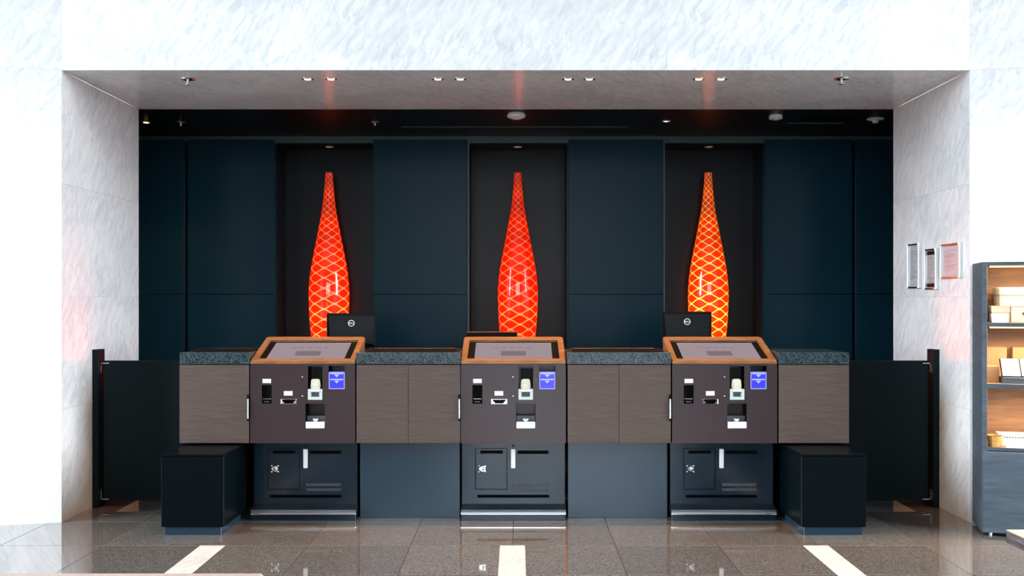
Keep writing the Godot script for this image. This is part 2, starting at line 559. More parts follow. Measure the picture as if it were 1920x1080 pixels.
	for s in [[-4.45, -4.4, "left"], [4.4, 4.45, "right"]]:
		var sw := struct("wall_back_" + s[2], "dark end wall hidden behind the %s jamb" % s[2], "wall")
		pbox("wall_board", sw, s[0], s[1], 0, 2.8, -2.8, -1.22, M.panel, 0.0)

	# the rest of the lobby, behind the camera and to the sides: tall windows left and right, tinted glass behind
	var n_win := 0
	for s in [[-7.1, "left", 90.0], [7.1, "right", -90.0]]:
		var lo := struct("wall_lobby_" + s[1], "white %s side wall of the lobby with tall windows" % s[1], "wall", Vector3(s[0], 0, 0), deg_to_rad(s[2]))
		var sg := -1.0 if s[1] == "left" else 1.0
		var op := []
		for k in 2:
			var za := 1.15 + 1.75 * k
			op.append([minf(sg * za, sg * (za + 1.65)), maxf(sg * za, sg * (za + 1.65)), 0.25, 6.3])
		part("wall_board", holed(minf(sg * 0.9, sg * 13.4), maxf(sg * 0.9, sg * 13.4), 0, 6.6, 0.2, op), M.plaster, lo)
		for q in op:
			n_win += 1
			var wd := struct("window_%d" % n_win, "tall lobby window in the %s side wall" % s[1], "window", Vector3(s[0] + sg * 0.08, 3.275, absf(q[0] + q[1]) * 0.5), deg_to_rad(s[2]))
			part("window_frame", ring(rrect(1.65, 6.05, 0.002), rrect(1.57, 5.97, 0.002), -0.03, 0.03, 0.004), M.silver, wd)
	var re := struct("wall_rear", "brown rear wall of the lobby with a wide glazed entrance", "wall")
	part("wall_board", holed(-7.3, 7.3, 0, 6.6, 0.2, [[-3.1, -1.05, 0.0, 4.4], [-1.0, 1.0, 0.0, 4.4], [1.05, 3.1, 0.0, 4.4]]), M.rear, re, Vector3(0, 0, 13.2), Vector3(0, PI, 0))
	for k in 3:
		n_win += 1
		var wd := struct("window_%d" % n_win, "tinted glazing in the rear lobby wall", "window", Vector3(-2.06 + 2.06 * k, 2.2, 13.3))
		part("window_frame", ring(rrect(2.0, 4.4, 0.002), rrect(1.9, 4.3, 0.002), -0.03, 0.03, 0.004), M.silver, wd)
		pbox("pane", wd, -0.95, 0.95, -2.15, 2.15, -0.004, 0.004, M.tinted, 0.0)
	var lc := struct("ceiling", "white lobby ceiling", "ceiling")
	pbox("ceiling_board", lc, -7.3, 7.3, 6.6, 6.75, -1.3, 13.4, M.plaster, 0.0)

# ---------------------------------------------------------------- kiosks
func make_kiosk() -> Node3D:
	var t := thing("check_in_kiosk", "", "kiosk", Vector3(-0.025, 0, -0.04), 0.0, "self check-in kiosks")
	var h := 0.327
	var bill := [-0.255, -0.193, 0.732, 0.848]
	var coin := [-0.138, -0.038, 0.730, 0.762]
	var prn := [0.032, 0.123, 0.755, 0.966]
	var blue := [0.161, 0.262, 0.822, 0.968]
	var low := [0.016, 0.138, 0.576, 0.732]
	var holes := [bill, coin, prn, blue, low]
	part("front_panel", holed(-h, h, 0.486, 0.976, 0.006, holes), M.kiosk, t)
	part("device_housing", holed(-h + 0.004, h - 0.004, 0.49, 0.974, 0.09, holes), M.cavity, t, Vector3(0, 0, -0.0062))
	pbox("body", t, -h + 0.002, h - 0.002, 0.488, 0.976, -0.50, -0.0965, M.kiosk, 0.002)
	# labels, screws
	pbox("label_plate", t, -0.250, -0.197, 0.861, 0.887, 0.0, 0.002, M.white, 0.0006)
	pbox("label_plate", t, -0.117, -0.063, 0.783, 0.811, 0.0, 0.002, M.white, 0.0006)
	for y in [0.8985, 0.78]:
		part("screw", lathe([Vector2(0.0045, 0), Vector2(0.0038, 0.0018), Vector2(0, 0.0022)], 10), M.silver, t, Vector3(-0.0015, y, 0.0002), Vector3(PI / 2, 0, 0))
	# banknote slot: dark throat with a bright lip
	var bs := pbox("banknote_slot", t, bill[0] + 0.002, bill[1] - 0.002, 0.765, bill[3] - 0.002, -0.03, -0.022, M.cavity, 0.001)
	pbox("slot_mouth", bs, -0.026, 0.026, -0.075, -0.0455, 0.0, 0.024, M.slot_dark, 0.002)
	pbox("slot_lip", bs, -0.026, 0.026, -0.045, -0.0415, 0.0, 0.026, M.silver, 0.001)
	pbox("slot_lip", bs, -0.016, 0.016, -0.0625, -0.0595, 0.024, 0.0265, M.steel, 0.0008)
	# card slot: chrome funnel
	var cs := part("card_slot", ring(rrect(0.100, 0.032, 0.003), rrect(0.092, 0.025, 0.002), -0.004, 0.003, 0.001), M.chrome, t, Vector3(-0.088, 0.746, 0))
	for sx in [-1.0, 1.0]:
		part("funnel_cheek", extrude(PackedVector2Array([Vector2(0.047 * sx, -0.012), Vector2(0.047 * sx, 0.012), Vector2(0.026 * sx, -0.010)]) if sx < 0 else PackedVector2Array([Vector2(0.047, 0.012), Vector2(0.047, -0.012), Vector2(0.026, -0.010)]), -0.02, -0.004), M.chrome, cs)
	pbox("card_gap", cs, -0.044, 0.044, -0.005, 0.001, -0.05, -0.03, M.black, 0.001)
	# card reader in its bay, keypad hood above
	var cr := part("card_reader", ring(rrect(0.090, 0.068, 0.004), rrect(0.052, 0.030, 0.003), -0.03, 0.006, 0.003), M.device, t, Vector3(0.0775, 0.790, 0))
	pbox("reader_slot", cr, -0.030, 0.030, -0.017, 0.017, -0.030, -0.018, M.grille, 0.002)
	pbox("reader_lip", cr, -0.030, 0.030, 0.0175, 0.030, 0.005, 0.011, M.white, 0.002)
	var hood := rrect(0.056, 0.062, 0.014, 6)
	for i in hood.size():
		if hood[i].y < 0.0: hood[i].x *= 1.12
	var hd := part("reader_hood", extrude(hood, -0.045, -0.012), M.ivory, t, Vector3(0.077, 0.854, 0))
	pbox("hood_ridge", hd, -0.018, 0.018, -0.016, -0.004, -0.013, -0.007, M.ivory, 0.003)
	pbox("bay_plate", t, 0.046, 0.122, 0.83, 0.945, -0.085, -0.078, M.bay, 0.001)
	# blue lit ticket panel
	var bp := pbox("blue_light_panel", t, 0.1625, 0.2605, 0.8235, 0.930, -0.030, -0.004, M.blue_base, 0.002)
	part("panel_rim", ring(rrect(0.098, 0.1065, 0.003), rrect(0.090, 0.0985, 0.003), 0.013, 0.0155, 0.0006), M.blue_pale, bp)
	for q in [[0.028, 0.018, 0.010], [-0.010, 0.026, 0.008]]:
		part("arrow_mark", extrude(PackedVector2Array([Vector2(-0.016, q[0] + 0.008), Vector2(0.0, q[0] - 0.008), Vector2(0.016, q[0] + 0.008)]), 0.013, 0.0145), M.blue_pale, bp)
	for y in [0.006, -0.034, 0.043]:
		pbox("panel_band", bp, -0.040, 0.040, y - 0.004, y + 0.004, 0.0129, 0.0138, M.blue_pale if y > 0.0 else M.blue_base, 0.0004)
	# receipt tray
	var tr := pbox("receipt_tray", t, 0.019, 0.136, 0.578, 0.619, -0.055, 0.004, M.white, 0.003)
	pbox("tray_back", tr, -0.0575, 0.0575, 0.021, 0.055, -0.022, -0.012, M.device_grey, 0.001)
	part("coin_cup", lathe([Vector2(0, 0), Vector2(0.008, 0.0), Vector2(0.020, 0.016), Vector2(0.018, 0.017), Vector2(0.008, 0.004), Vector2(0, 0.004)], 20), M.white, tr, Vector3(0.0, 0.021, 0.008))
	# tilted screen in its oak frame
	pbox("frame_sill", t, -h, h, 0.9775, 0.9990, -0.06, 0.0, M.oak, 0.004)
	part("frame_body", extrude(PackedVector2Array([Vector2(0.061, 0.978), Vector2(0.40, 0.978), Vector2(0.40, 1.108), Vector2(0.061, 0.994)]), -h + 0.004, h - 0.004), M.oak, t, Vector3.ZERO, Vector3(0, PI / 2, 0))
	var sl := Node3D.new()
	sl.name = "screen_unit"
	t.add_child(sl, true)
	var slope := atan2(0.135, 0.40)
	sl.position = Vector3(0, 1.0665, -0.20)
	sl.rotation.x = -PI / 2 + slope
	var ww := 0.422
	var inner := rrect(0.580, 0.330, 0.002)
	for i in inner.size(): inner[i].y -= 0.008
	part("screen_frame", ring(rrect(0.654, ww, 0.022), inner, -0.026, 0.002, 0.004), M.oak, sl)
	pbox("bezel", sl, -0.288, 0.288, -0.171, 0.155, -0.026, -0.014, M.black, 0.001)
	var scr := part("screen", box_mesh(Vector3(0.492, 0.284, 0.002), 0.0003), screen_material(), sl, Vector3(0, -0.010, -0.013))
	pbox("screen_button", scr, -0.080, 0.080, -0.082, -0.006, 0.0009, 0.0013, M.scr_dark, 0.0)
	for k in 5:
		pbox("screen_text", scr, -0.130 + 0.053 * k, -0.130 + 0.053 * k + 0.034, 0.048, 0.060, 0.0009, 0.0013, M.scr_mid, 0.0)
	# lower steel cabinet
	var lz := -0.09
	var dh := [-0.241, -0.039, 0.180, 0.442]
	var vents := [[0.026, 0.222, 0.405, 0.427], [0.0, 0.224, 0.200, 0.220], [0.0, 0.224, 0.170, 0.188], [-0.226, 0.225, 0.128, 0.147]]
	part("cabinet_front", holed(-0.325, 0.325, 0.07, 0.478, 0.004, vents + [dh]), M.metal_dark, t, Vector3(0, 0, lz))
	pbox("cabinet_body", t, -0.325, 0.325, 0.04, 0.484, -0.50, lz - 0.022, M.slot_dark, 0.001)
	var dr := part("access_door", holed(dh[0] + 0.004, dh[1] - 0.004, dh[2] + 0.004, dh[3] - 0.004, 0.004, [[-0.21, -0.067, 0.407, 0.427]]), M.metal_dark, t, Vector3(0, 0, lz - 0.0015))
	var lk := part("lock_plate", extrude(PackedVector2Array([Vector2(-0.019, -0.008), Vector2(0.0, -0.017), Vector2(0.019, -0.017), Vector2(0.019, 0.017), Vector2(0.004, 0.017), Vector2(-0.019, 0.007)]), 0.0, 0.006), M.chrome, dr, Vector3(-0.196, 0.312, 0.0006))
	tag(lk, "polished lock with four screws")
	for sx in [-1.0, 1.0]:
		for sy in [-1.0, 1.0]:
			part("lock_screw", box_mesh(Vector3(0.008, 0.008, 0.006), 0.002), M.silver, dr, Vector3(-0.196 + 0.021 * sx, 0.312 + 0.019 * sy, 0.003))
	part("lock_barrel", lathe([Vector2(0.011, 0), Vector2(0.011, 0.010), Vector2(0.008, 0.012), Vector2(0, 0.012)], 18), M.silver, dr, Vector3(-0.190, 0.312, 0.0064), Vector3(PI / 2, 0, 0))
	pbox("white_handle", t, -0.015, 0.012, 0.316, 0.437, lz, lz + 0.010, M.white, 0.002)
	part("keyhole", lathe([Vector2(0.006, 0), Vector2(0.006, 0.002), Vector2(0, 0.002)], 12), M.black, t, Vector3(-0.0015, 0.457, lz), Vector3(PI / 2, 0, 0))
	for k in [1, 2]:
		var v: Array = vents[k]
		var st := new_st()
		add_box(st, Vector3(0, 0, -0.010), Vector3(v[1] - v[0], v[3] - v[2], 0.004))
		for i in 22:
			add_box(st, Vector3(-0.107 + 0.0102 * i, 0, -0.004), Vector3(0.003, v[3] - v[2] - 0.001, 0.008))
		part("vent_grille", st.commit(), M.grille, t, Vector3((v[0] + v[1]) * 0.5, (v[2] + v[3]) * 0.5, lz - 0.004))
	# sloped step and plinth
	part("plinth", box_mesh(Vector3(0.652, 0.036, 0.40), 0.002), M.metal_dark, t, Vector3(0, 0.018, -0.22))
	part("kick_ledge", extrude(PackedVector2Array([Vector2(0.018, 0.037), Vector2(0.10, 0.037), Vector2(0.10, 0.090), Vector2(0.086, 0.090), Vector2(0.024, 0.066), Vector2(0.018, 0.052)]), -0.328, 0.328), M.steel, t, Vector3.ZERO, Vector3(0, PI / 2, 0))
	pbox("ledge_edge", t, -0.329, 0.329, 0.0372, 0.045, -0.0175, -0.010, M.chrome, 0.003)
	return t

func screen_material() -> StandardMaterial3D:
	var m := mat(Color(0.05, 0.05, 0.05), 0.25)
	m.emission_enabled = true
	m.emission = Color(0.66, 0.60, 0.63)
	m.emission_energy_multiplier = 0.85
	M.scr_dark = m.duplicate()
	M.scr_dark.emission = Color(0.52, 0.46, 0.48)
	M.scr_mid = m.duplicate()
	M.scr_mid.emission = Color(0.56, 0.50, 0.54)
	return m

# ---------------------------------------------------------------- counters
func cabinet(label: String, x0: float, x1: float, doors: int, base: bool) -> void:
	var t := thing("counter_cabinet", label, "cabinet", Vector3((x0 + x1) * 0.5, 0, -0.04), 0.0, "brown laminate counter cabinets")
	var w := (x1 - x0) * 0.5
	pbox("carcass", t, -w + 0.002, w - 0.002, 0.488, 0.975, -0.48, -0.020, M.cavity, 0.001)
	for k in doors:
		var a := -w + 2.0 * w / doors * k
		pbox("door", t, a + 0.0015, a + 2.0 * w / doors - 0.0015, 0.4865, 0.974, -0.0195, 0.0, M.door, 0.0015)
	if x0 < 1.0:
		var sh := pbox("door_handle", t, w - 0.013, w - 0.0005, 0.626, 0.790, 0.0005, 0.006, M.black, 0.001)
		pbox("handle_bar", sh, -0.003, 0.006, -0.068, 0.056, 0.003, 0.013, M.silver, 0.002)
	if base:
		pbox("base_panel", t, -w + 0.008, w - 0.008, 0.0, 0.487, -0.46, -0.094, M.base, 0.002)
	else:
		pbox("rear_support", t, -w + 0.02, w - 0.02, 0.0, 0.487, -0.48, -0.40, M.black, 0.002)

func build_counters() -> void:
	cabinet("single-door brown laminate cabinet above the left black step box", -2.106, -1.671, 1, false)
	cabinet("two-door brown laminate cabinet between the left and centre kiosks", -1.0033, -0.3555, 2, true)
	cabinet("two-door brown laminate cabinet between the centre and right kiosks", 0.3123, 0.957, 2, true)
	cabinet("single-door brown laminate cabinet above the right black step box", 1.628, 2.068, 1, false)
	var tops := [[-2.103, -1.669, "speckled granite worktop at the left end of the counter"], [-1.0033, -0.354, "speckled granite worktop between the left and centre kiosks"], [0.311, 0.957, "speckled granite worktop between the centre and right kiosks"], [1.628, 2.066, "speckled granite worktop at the right end, bare of any tray"]]
	for q in tops:
		tag(self_box("granite_worktop", q[0], q[1], 0.9785, 1.0515, -0.52, -0.038, M.green_granite, 0.002), q[2], "worktop", "granite worktops")
	# copper-rimmed trays on three of them
	var trays := [[-2.06, -1.70, "black copper-rimmed tray on the left end worktop"], [-0.965, -0.385, "black copper-rimmed tray on the worktop left of the centre kiosk"], [0.345, 0.925, "black copper-rimmed tray on the worktop right of the centre kiosk"]]
	for q in trays:
		var w: float = q[1] - q[0]
		var t := thing("counter_tray", q[2], "tray", Vector3((q[0] + q[1]) * 0.5, 1.0517, -0.26), 0.0, "copper-rimmed trays on the worktops")
		pbox("tray_base", t, -w * 0.5 + 0.004, w * 0.5 - 0.004, 0.0, 0.005, -0.15, 0.15, M.black, 0.001)
		part("tray_rim", ring(rrect(w, 0.31, 0.02), rrect(w - 0.009, 0.301, 0.016), 0.0, 0.006, 0.0015), M.black, t, Vector3.ZERO, Vector3(-PI / 2, 0, 0))
		pbox("copper_edge", t, -w * 0.5 + 0.02, w * 0.5 - 0.02, 0.0062, 0.0085, -0.155, -0.1505, M.copper, 0.0006)
		for sx in [-1.0, 1.0]:
			pbox("copper_edge", t, sx * (w * 0.5 - 0.0045), sx * w * 0.5, 0.0062, 0.0085, -0.135, 0.10, M.copper, 0.0006)
	# staff desk behind the kiosks
	var dk := thing("staff_desk", "dark staff desk hidden behind the kiosks, carrying the monitors", "desk", Vector3(0, 0, -0.95))
	pbox("desk_top", dk, -2.0, 2.0, 0.86, 0.90, -0.30, 0.30, M.black, 0.002)
	for x in [-1.9, -0.64, 0.64, 1.9]:
		pbox("desk_leg", dk, x - 0.02, x + 0.02, 0.0, 0.859, -0.28, 0.20, M.black, 0.002)
	var pb := thing("dark_ledge_box", "low dark box with a copper top edge behind the centre kiosk", "box", Vector3(-0.182, 0.901, -0.96))
	pbox("box_body", pb, -0.182, 0.182, 0.0, 0.243, -0.10, 0.0, M.cavity, 0.002)
	pbox("top_edge", pb, -0.184, 0.184, 0.244, 0.2505, -0.102, 0.003, M.copper, 0.0015)

func self_box(called: String, x0: float, x1: float, y0: float, y1: float, z0: float, z1: float, m: Material, bev := 0.002) -> MeshInstance3D:
	return pbox(numbered(called), self, x0, x1, y0, y1, z0, z1, m, bev)

func step_box(label: String, x0: float, x1: float) -> void:
	var t := thing("step_box", label, "box", Vector3((x0 + x1) * 0.5, 0, 0.323), 0.0, "black step boxes at the counter ends")
	var w := (x1 - x0) * 0.5
	pbox("box_body", t, -w, w, 0.048, 0.462, -0.60, 0.0, M.bench, 0.003)
	pbox("box_lid", t, -w - 0.001, w + 0.001, 0.4625, 0.475, -0.60, 0.001, M.bench, 0.003)
	pbox("plinth", t, -w + 0.018, w - 0.018, 0.0, 0.0475, -0.58, -0.012, M.base, 0.002)

func monitor(label: String, at: Vector3, turn: float) -> void:
	var t := thing("desk_monitor", label, "monitor", at, turn, "black desk monitors seen from behind")
	var w := 0.176
	var st := new_st()
	add_box(st, Vector3(0, 0.262, -0.012), Vector3(w * 2, 0.245, 0.024), 0.004)
	part("casing", st.commit(), M.monitor, t)
	# tapered back shell
	var sh := new_st()
	var f := [Vector3(-w + 0.004, 0.145, 0), Vector3(-w + 0.004, 0.378, 0), Vector3(w - 0.004, 0.378, 0), Vector3(w - 0.004, 0.145, 0)]
	var b := [Vector3(-w + 0.03, 0.165, 0.022), Vector3(-w + 0.012, 0.366, 0.012), Vector3(w - 0.012, 0.366, 0.012), Vector3(w - 0.03, 0.165, 0.022)]
	quad(sh, b[0], b[1], b[2], b[3])
	for k in 4:
		out_quad(sh, f[k], f[(k + 1) % 4], b[(k + 1) % 4], b[k], (f[k] + f[(k + 1) % 4]) * 0.5 - Vector3(0, 0.26, 0) + Vector3(0, 0, 0.05))
	part("back_shell", sh.commit(), M.monitor, t)
	pbox("stand_neck", t, -0.035, 0.035, 0.012, 0.27, -0.05, -0.025, M.monitor, 0.004)
	pbox("stand_foot", t, -0.11, 0.11, 0.0, 0.0115, -0.13, 0.05, M.monitor, 0.003)
	var em := part("maker_emblem", ring(rrect(0.046, 0.046, 0.0229, 8), rrect(0.037, 0.037, 0.0184, 8), 0.0, 0.0018, 0.0004), M.white, t, Vector3(0.0, 0.312, 0.0158), Vector3(-0.05, 0, 0))
	var tx := TextMesh.new()
	tx.text = "DELL"
	var fo := SystemFont.new()
	fo.font_names = PackedStringArray(["Droid Sans"])
	fo.font_weight = 700
	tx.font = fo
	tx.font_size = 32
	tx.pixel_size = 0.00046
	tx.depth = 0.0012
	part("emblem_letters", tx, M.white, em, Vector3(0, 0, 0.0012))

# ---------------------------------------------------------------- vases
func vase(label: String, x: float, tint: Color, pale: float, rot: float) -> void:
	var t := thing("glass_vase", label, "vase", Vector3(x, 0.6185, -2.56), rot, "tall glowing glass vases in the niches")
	var ys := [0.0, 0.012, 0.10, 0.25, 0.4496, 0.5785, 0.6889, 0.8363, 1.0022, 1.1865, 1.3704, 1.5547, 1.7391, 1.868, 1.8795]
	var rs := [0.098, 0.106, 0.117, 0.134, 0.1565, 0.1685, 0.173, 0.1765, 0.163, 0.1315, 0.0965, 0.0625, 0.0415, 0.033, 0.031]
	var prof := [Vector2(0, 0)]
	var vs := [0.0]
	var run := 0.0
	var cv := Curve.new()
	cv.min_value = 0.0
	cv.max_value = 1.0
	var m := 96
	for k in m + 1:
		var y := 1.8795 * k / m
		var i := 0
		while i < ys.size() - 2 and ys[i + 1] < y: i += 1
		var p0: float = rs[maxi(i - 1, 0)]
		var p3: float = rs[mini(i + 2, rs.size() - 1)]
		var y0: float = ys[maxi(i - 1, 0)]
		var y3: float = ys[mini(i + 2, ys.size() - 1)]
		var w: float = (y - ys[i]) / (ys[i + 1] - ys[i])
		var span: float = ys[i + 1] - ys[i]
		var m1: float = (rs[i + 1] - p0) / maxf(ys[i + 1] - y0, 1e-4) * span
		var m2: float = (p3 - rs[i]) / maxf(y3 - ys[i], 1e-4) * span
		var w2 := w * w
		var w3 := w2 * w
		var r: float = (2 * w3 - 3 * w2 + 1) * rs[i] + (w3 - 2 * w2 + w) * m1 + (-2 * w3 + 3 * w2) * rs[i + 1] + (w3 - w2) * m2
		run += 1.8795 / m / (0.019 + 0.15 * r)
		prof.append(Vector2(r, y))
		vs.append(run)
	# rolled lip and the inside of the neck
	for q in [[0.0335, 1.884], [0.031, 1.890], [0.026, 1.888], [0.024, 1.875], [0.026, 1.84]]:
		prof.append(Vector2(q[0], q[1]))
		vs.append(run)
	for k in vs.size(): vs[k] = vs[k] / 58.0
	var gm := StandardMaterial3D.new()
	gm.albedo_color = tint
	gm.albedo_texture = M.vase_tex
	gm.roughness = 0.07
	gm.metallic_specular = 0.9
	gm.backlight_enabled = true
	gm.backlight = Color(1, 1, 1)
	gm.clearcoat_enabled = true
	gm.clearcoat = 1.0
	gm.clearcoat_roughness = 0.03
	gm.emission_enabled = true
	gm.emission_operator = BaseMaterial3D.EMISSION_OP_MULTIPLY
	gm.emission = tint
	gm.emission_texture = M.vase_tex
	gm.emission_energy_multiplier = pale
	part("glass_body_lamp", lathe(prof, 96, true, vs), gm, t)
	for q in [[0.28, 0.60], [0.66, 0.26], [1.05, 0.08], [1.42, 0.018], [1.70, 0.005]]:
		var l := OmniLight3D.new()
		l.name = "lamp_light"
		l.position = Vector3(0, q[0], 0)
		l.light_color = Color(1.0, 0.78, 0.58)
		l.light_energy = q[1] * 0.24
		l.light_size = 0.02
		l.omni_range = 6.0
		l.omni_attenuation = 2.0
		l.shadow_enabled = true
		t.add_child(l, true)

# ---------------------------------------------------------------- ceiling fittings
func downlight(label: String, at: Vector3, lamp: Material, e: float, group: String, r := 0.030) -> void:
	var t := thing("downlight", label, "light", at, 0.0, group)
	part("trim_ring", lathe([Vector2(r * 0.78, 0.0), Vector2(r * 0.78, -0.004), Vector2(r * 1.25, -0.003), Vector2(r * 1.3, 0.0)], 24, false), M.silver if e > 0.0 else M.white, t)
	part("lamp_lens", lathe([Vector2(0, -0.007), Vector2(r * 0.5, -0.006), Vector2(r * 0.76, -0.0015)], 20), lamp, t)
	if e > 0.0:
		spot(t, Vector3(0, -0.012, 0), Color(1.0, 0.74, 0.45), e, 46.0)

func sprinkler(label: String, at: Vector3, group: String, k := 1.0, m: Material = null) -> void:
	var t := thing("sprinkler_head", label, "sprinkler", at, 0.0, group)
	var mt: Material = m if m else M.chrome
	part("cover_plate", lathe([Vector2(0.040 * k, 0.0), Vector2(0.038 * k, -0.004), Vector2(0.016 * k, -0.010), Vector2(0, -0.010)], 20), mt, t)
	part("nozzle", lathe([Vector2(0.007 * k, -0.0102), Vector2(0.007 * k, -0.026 * k), Vector2(0.013 * k, -0.028 * k), Vector2(0.013 * k, -0.031 * k), Vector2(0, -0.031 * k)], 14), mt, t)

func build_fittings() -> void:
	var xs := [-1.348, -1.197, -0.511, -0.367, 0.326, 0.463, 1.166, 1.310]
	var where := ["left lamp of the pair above the left kiosk", "right lamp of the pair above the left kiosk", "left lamp of the pair before the centre vase's left panel", "right lamp of the pair before the centre vase's left panel", "left lamp of the pair before the centre vase's right panel", "right lamp of the pair before the centre vase's right panel", "left lamp of the pair above the right kiosk", "right lamp of the pair above the right kiosk"]
	for k in 8:
		downlight("warm recessed soffit downlight, " + where[k], Vector3(xs[k], 2.7995, -0.23), M.warm_lamp, 1.5 if k != 3 else 0.9, "warm downlights in the marble soffit")
	sprinkler("chrome sprinkler head in the marble soffit near the left jamb", Vector3(-2.118, 2.7995, -0.23), "chrome soffit sprinklers", 1.2)
	sprinkler("chrome sprinkler head in the marble soffit near the right jamb", Vector3(2.08, 2.7995, -0.22), "chrome soffit sprinklers", 1.2)
	downlight("warm downlight in the black ceiling beside the left jamb", Vector3(-2.962, 2.7995, -1.72), M.warm_lamp, 0.8, "")
	sprinkler("small silver sprinkler in the black ceiling near its left end", Vector3(-2.686, 2.7995, -1.72), "silver sprinklers in the black ceiling", 1.0)
	sprinkler("small silver sprinkler in the black ceiling between left and centre vases", Vector3(-1.136, 2.7995, -1.72), "silver sprinklers in the black ceiling", 0.9)
	downlight("small pale downlight in the black ceiling left of the right vase", Vector3(1.18, 2.7995, -1.675), M.cool_lamp, 0.0, "", 0.026)
	var niche_words := ["left", "centre", "right"]
	for k in 3:
		downlight("dim reddish downlight in the roof of the %s niche" % niche_words[k], Vector3([-1.669, 0.004, 1.70][k], 2.7405, -2.58), M.red_lamp, 0.0, "dim niche downlights", 0.03)
	var sd := thing("smoke_detector", "round white domed smoke detector in the middle of the black ceiling", "detector", Vector3(-0.008, 2.7995, -1.36))
	part("base_ring", lathe([Vector2(0.062, 0), Vector2(0.064, -0.012), Vector2(0.0, -0.012)], 32), M.white, sd)
	part("dome", lathe([Vector2(0.070, -0.0125), Vector2(0.071, -0.026), Vector2(0.058, -0.034), Vector2(0.030, -0.045), Vector2(0, -0.048)], 32), M.white, sd)
	var s2 := thing("drum_detector", "white drum-shaped detector with a small button on the black ceiling", "detector", Vector3(1.986, 2.7995, -1.44))
	part("drum", lathe([Vector2(0.050, 0), Vector2(0.051, -0.024), Vector2(0.047, -0.028), Vector2(0, -0.028)], 28, false), M.white, s2)
	part("button", lathe([Vector2(0.018, -0.0282), Vector2(0.017, -0.036), Vector2(0, -0.037)], 18), M.device, s2)
	var s3 := thing("heat_detector", "flat white heat detector on the black ceiling beside the right jamb", "detector", Vector3(2.806, 2.7995, -1.58))
	part("dish", lathe([Vector2(0.066, 0), Vector2(0.062, -0.006), Vector2(0.028, -0.012), Vector2(0, -0.012)], 28), M.white, s3)
	part("sensor_cage", lathe([Vector2(0.026, -0.0122), Vector2(0.023, -0.030), Vector2(0.018, -0.034), Vector2(0, -0.034)], 18), M.device, s3)

# ---------------------------------------------------------------- gates, frames
func gate(label: String, post_label: String, side: float, wall_x: float) -> void:
	var g := thing("staff_gate", label, "gate", Vector3(wall_x - side * 0.055, 0, -0.48), 0.0, "dark staff gates beside the counter")
	var far := side * -0.62
	pbox("gate_leaf", g, side * -0.004, far, 0.040, 0.974, -0.018, 0.018, M.gate, 0.003)
	for y in [0.957, 0.052]:
		var up := -1.0 if y > 0.5 else 1.0
		var st := new_st()
		add_box(st, Vector3(side * -0.016, y, 0.021), Vector3(0.056, 0.006, 0.006), 0.001)
		add_box(st, Vector3(side * 0.009, y + up * 0.033, 0.021), Vector3(0.006, 0.060, 0.006), 0.001)
		part("hinge", st.commit(), M.silver, g)
	var p := thing("gate_post", post_label, "post", Vector3(wall_x - side * 0.0215, 0, -0.48), 0.0, "dark gate posts against the jambs")
	pbox("post_body", p, -0.020, 0.020, 0.0, 1.045, -0.045, 0.055, M.gate, 0.002)
	pbox("post_cap", p, -0.0205, 0.0205, 1.0455, 1.050, -0.0455, 0.0555, M.gate, 0.001)

func sign_frame(label: String, d0: float, d1: float, y0: float, y1: float, tex: Texture2D, tint: Color) -> void:
	var zc := 5.94 - (d0 + d1) * 0.5
	var t := thing("sign_frame", label, "sign", Vector3(2.799, (y0 + y1) * 0.5, zc), -PI / 2, "framed notices on the right jamb")
	var w := absf(d1 - d0)
	var h := y1 - y0
	for k in [-1.0, 1.0]:
		pbox("side_rail", t, k * w * 0.5, k * (w * 0.5 - 0.020), -h * 0.5, h * 0.5, 0.0, 0.022, M.satin, 0.003)
		pbox("end_rail", t, -w * 0.5 + 0.0205, w * 0.5 - 0.0205, k * h * 0.5, k * (h * 0.5 - 0.012), 0.0, 0.020, M.chrome, 0.002)
	var pm := mat(tint, 0.12)
	pm.albedo_texture = tex
	pm.clearcoat_enabled = true
	pm.clearcoat = 1.0
	pm.clearcoat_roughness = 0.05
	var st := new_st()
	var a := w * 0.5 - 0.0185
	var b := h * 0.5 - 0.0155
	quad(st, Vector3(-a, -b, 0.010), Vector3(-a, b, 0.010), Vector3(a, b, 0.010), Vector3(a, -b, 0.010))
	out_quad(st, Vector3(-a, -b, 0.001), Vector3(-a, b, 0.001), Vector3(a, b, 0.001), Vector3(a, -b, 0.001), Vector3(0, 0, -1))
	part("notice_sheet", st.commit(), pm, t)

func notice_texture(seed_at: int, bands: bool) -> ImageTexture:
	var r := RandomNumberGenerator.new()
	r.seed = seed_at
	var im := Image.create(128, 192, false, Image.FORMAT_RGB8)
	im.fill(Color(0.80, 0.81, 0.84))
	var y := 26
	while y < 166:
		var w := r.randi_range(40, 92)
		im.fill_rect(Rect2i(18, y, w, 2), Color(0.50, 0.51, 0.55))
		y += r.randi_range(6, 11)
	if bands:
		im.fill_rect(Rect2i(0, 0, 128, 20), Color(0.12, 0.11, 0.13))
		im.fill_rect(Rect2i(0, 172, 128, 20), Color(0.12, 0.11, 0.13))
	return ImageTexture.create_from_image(im)

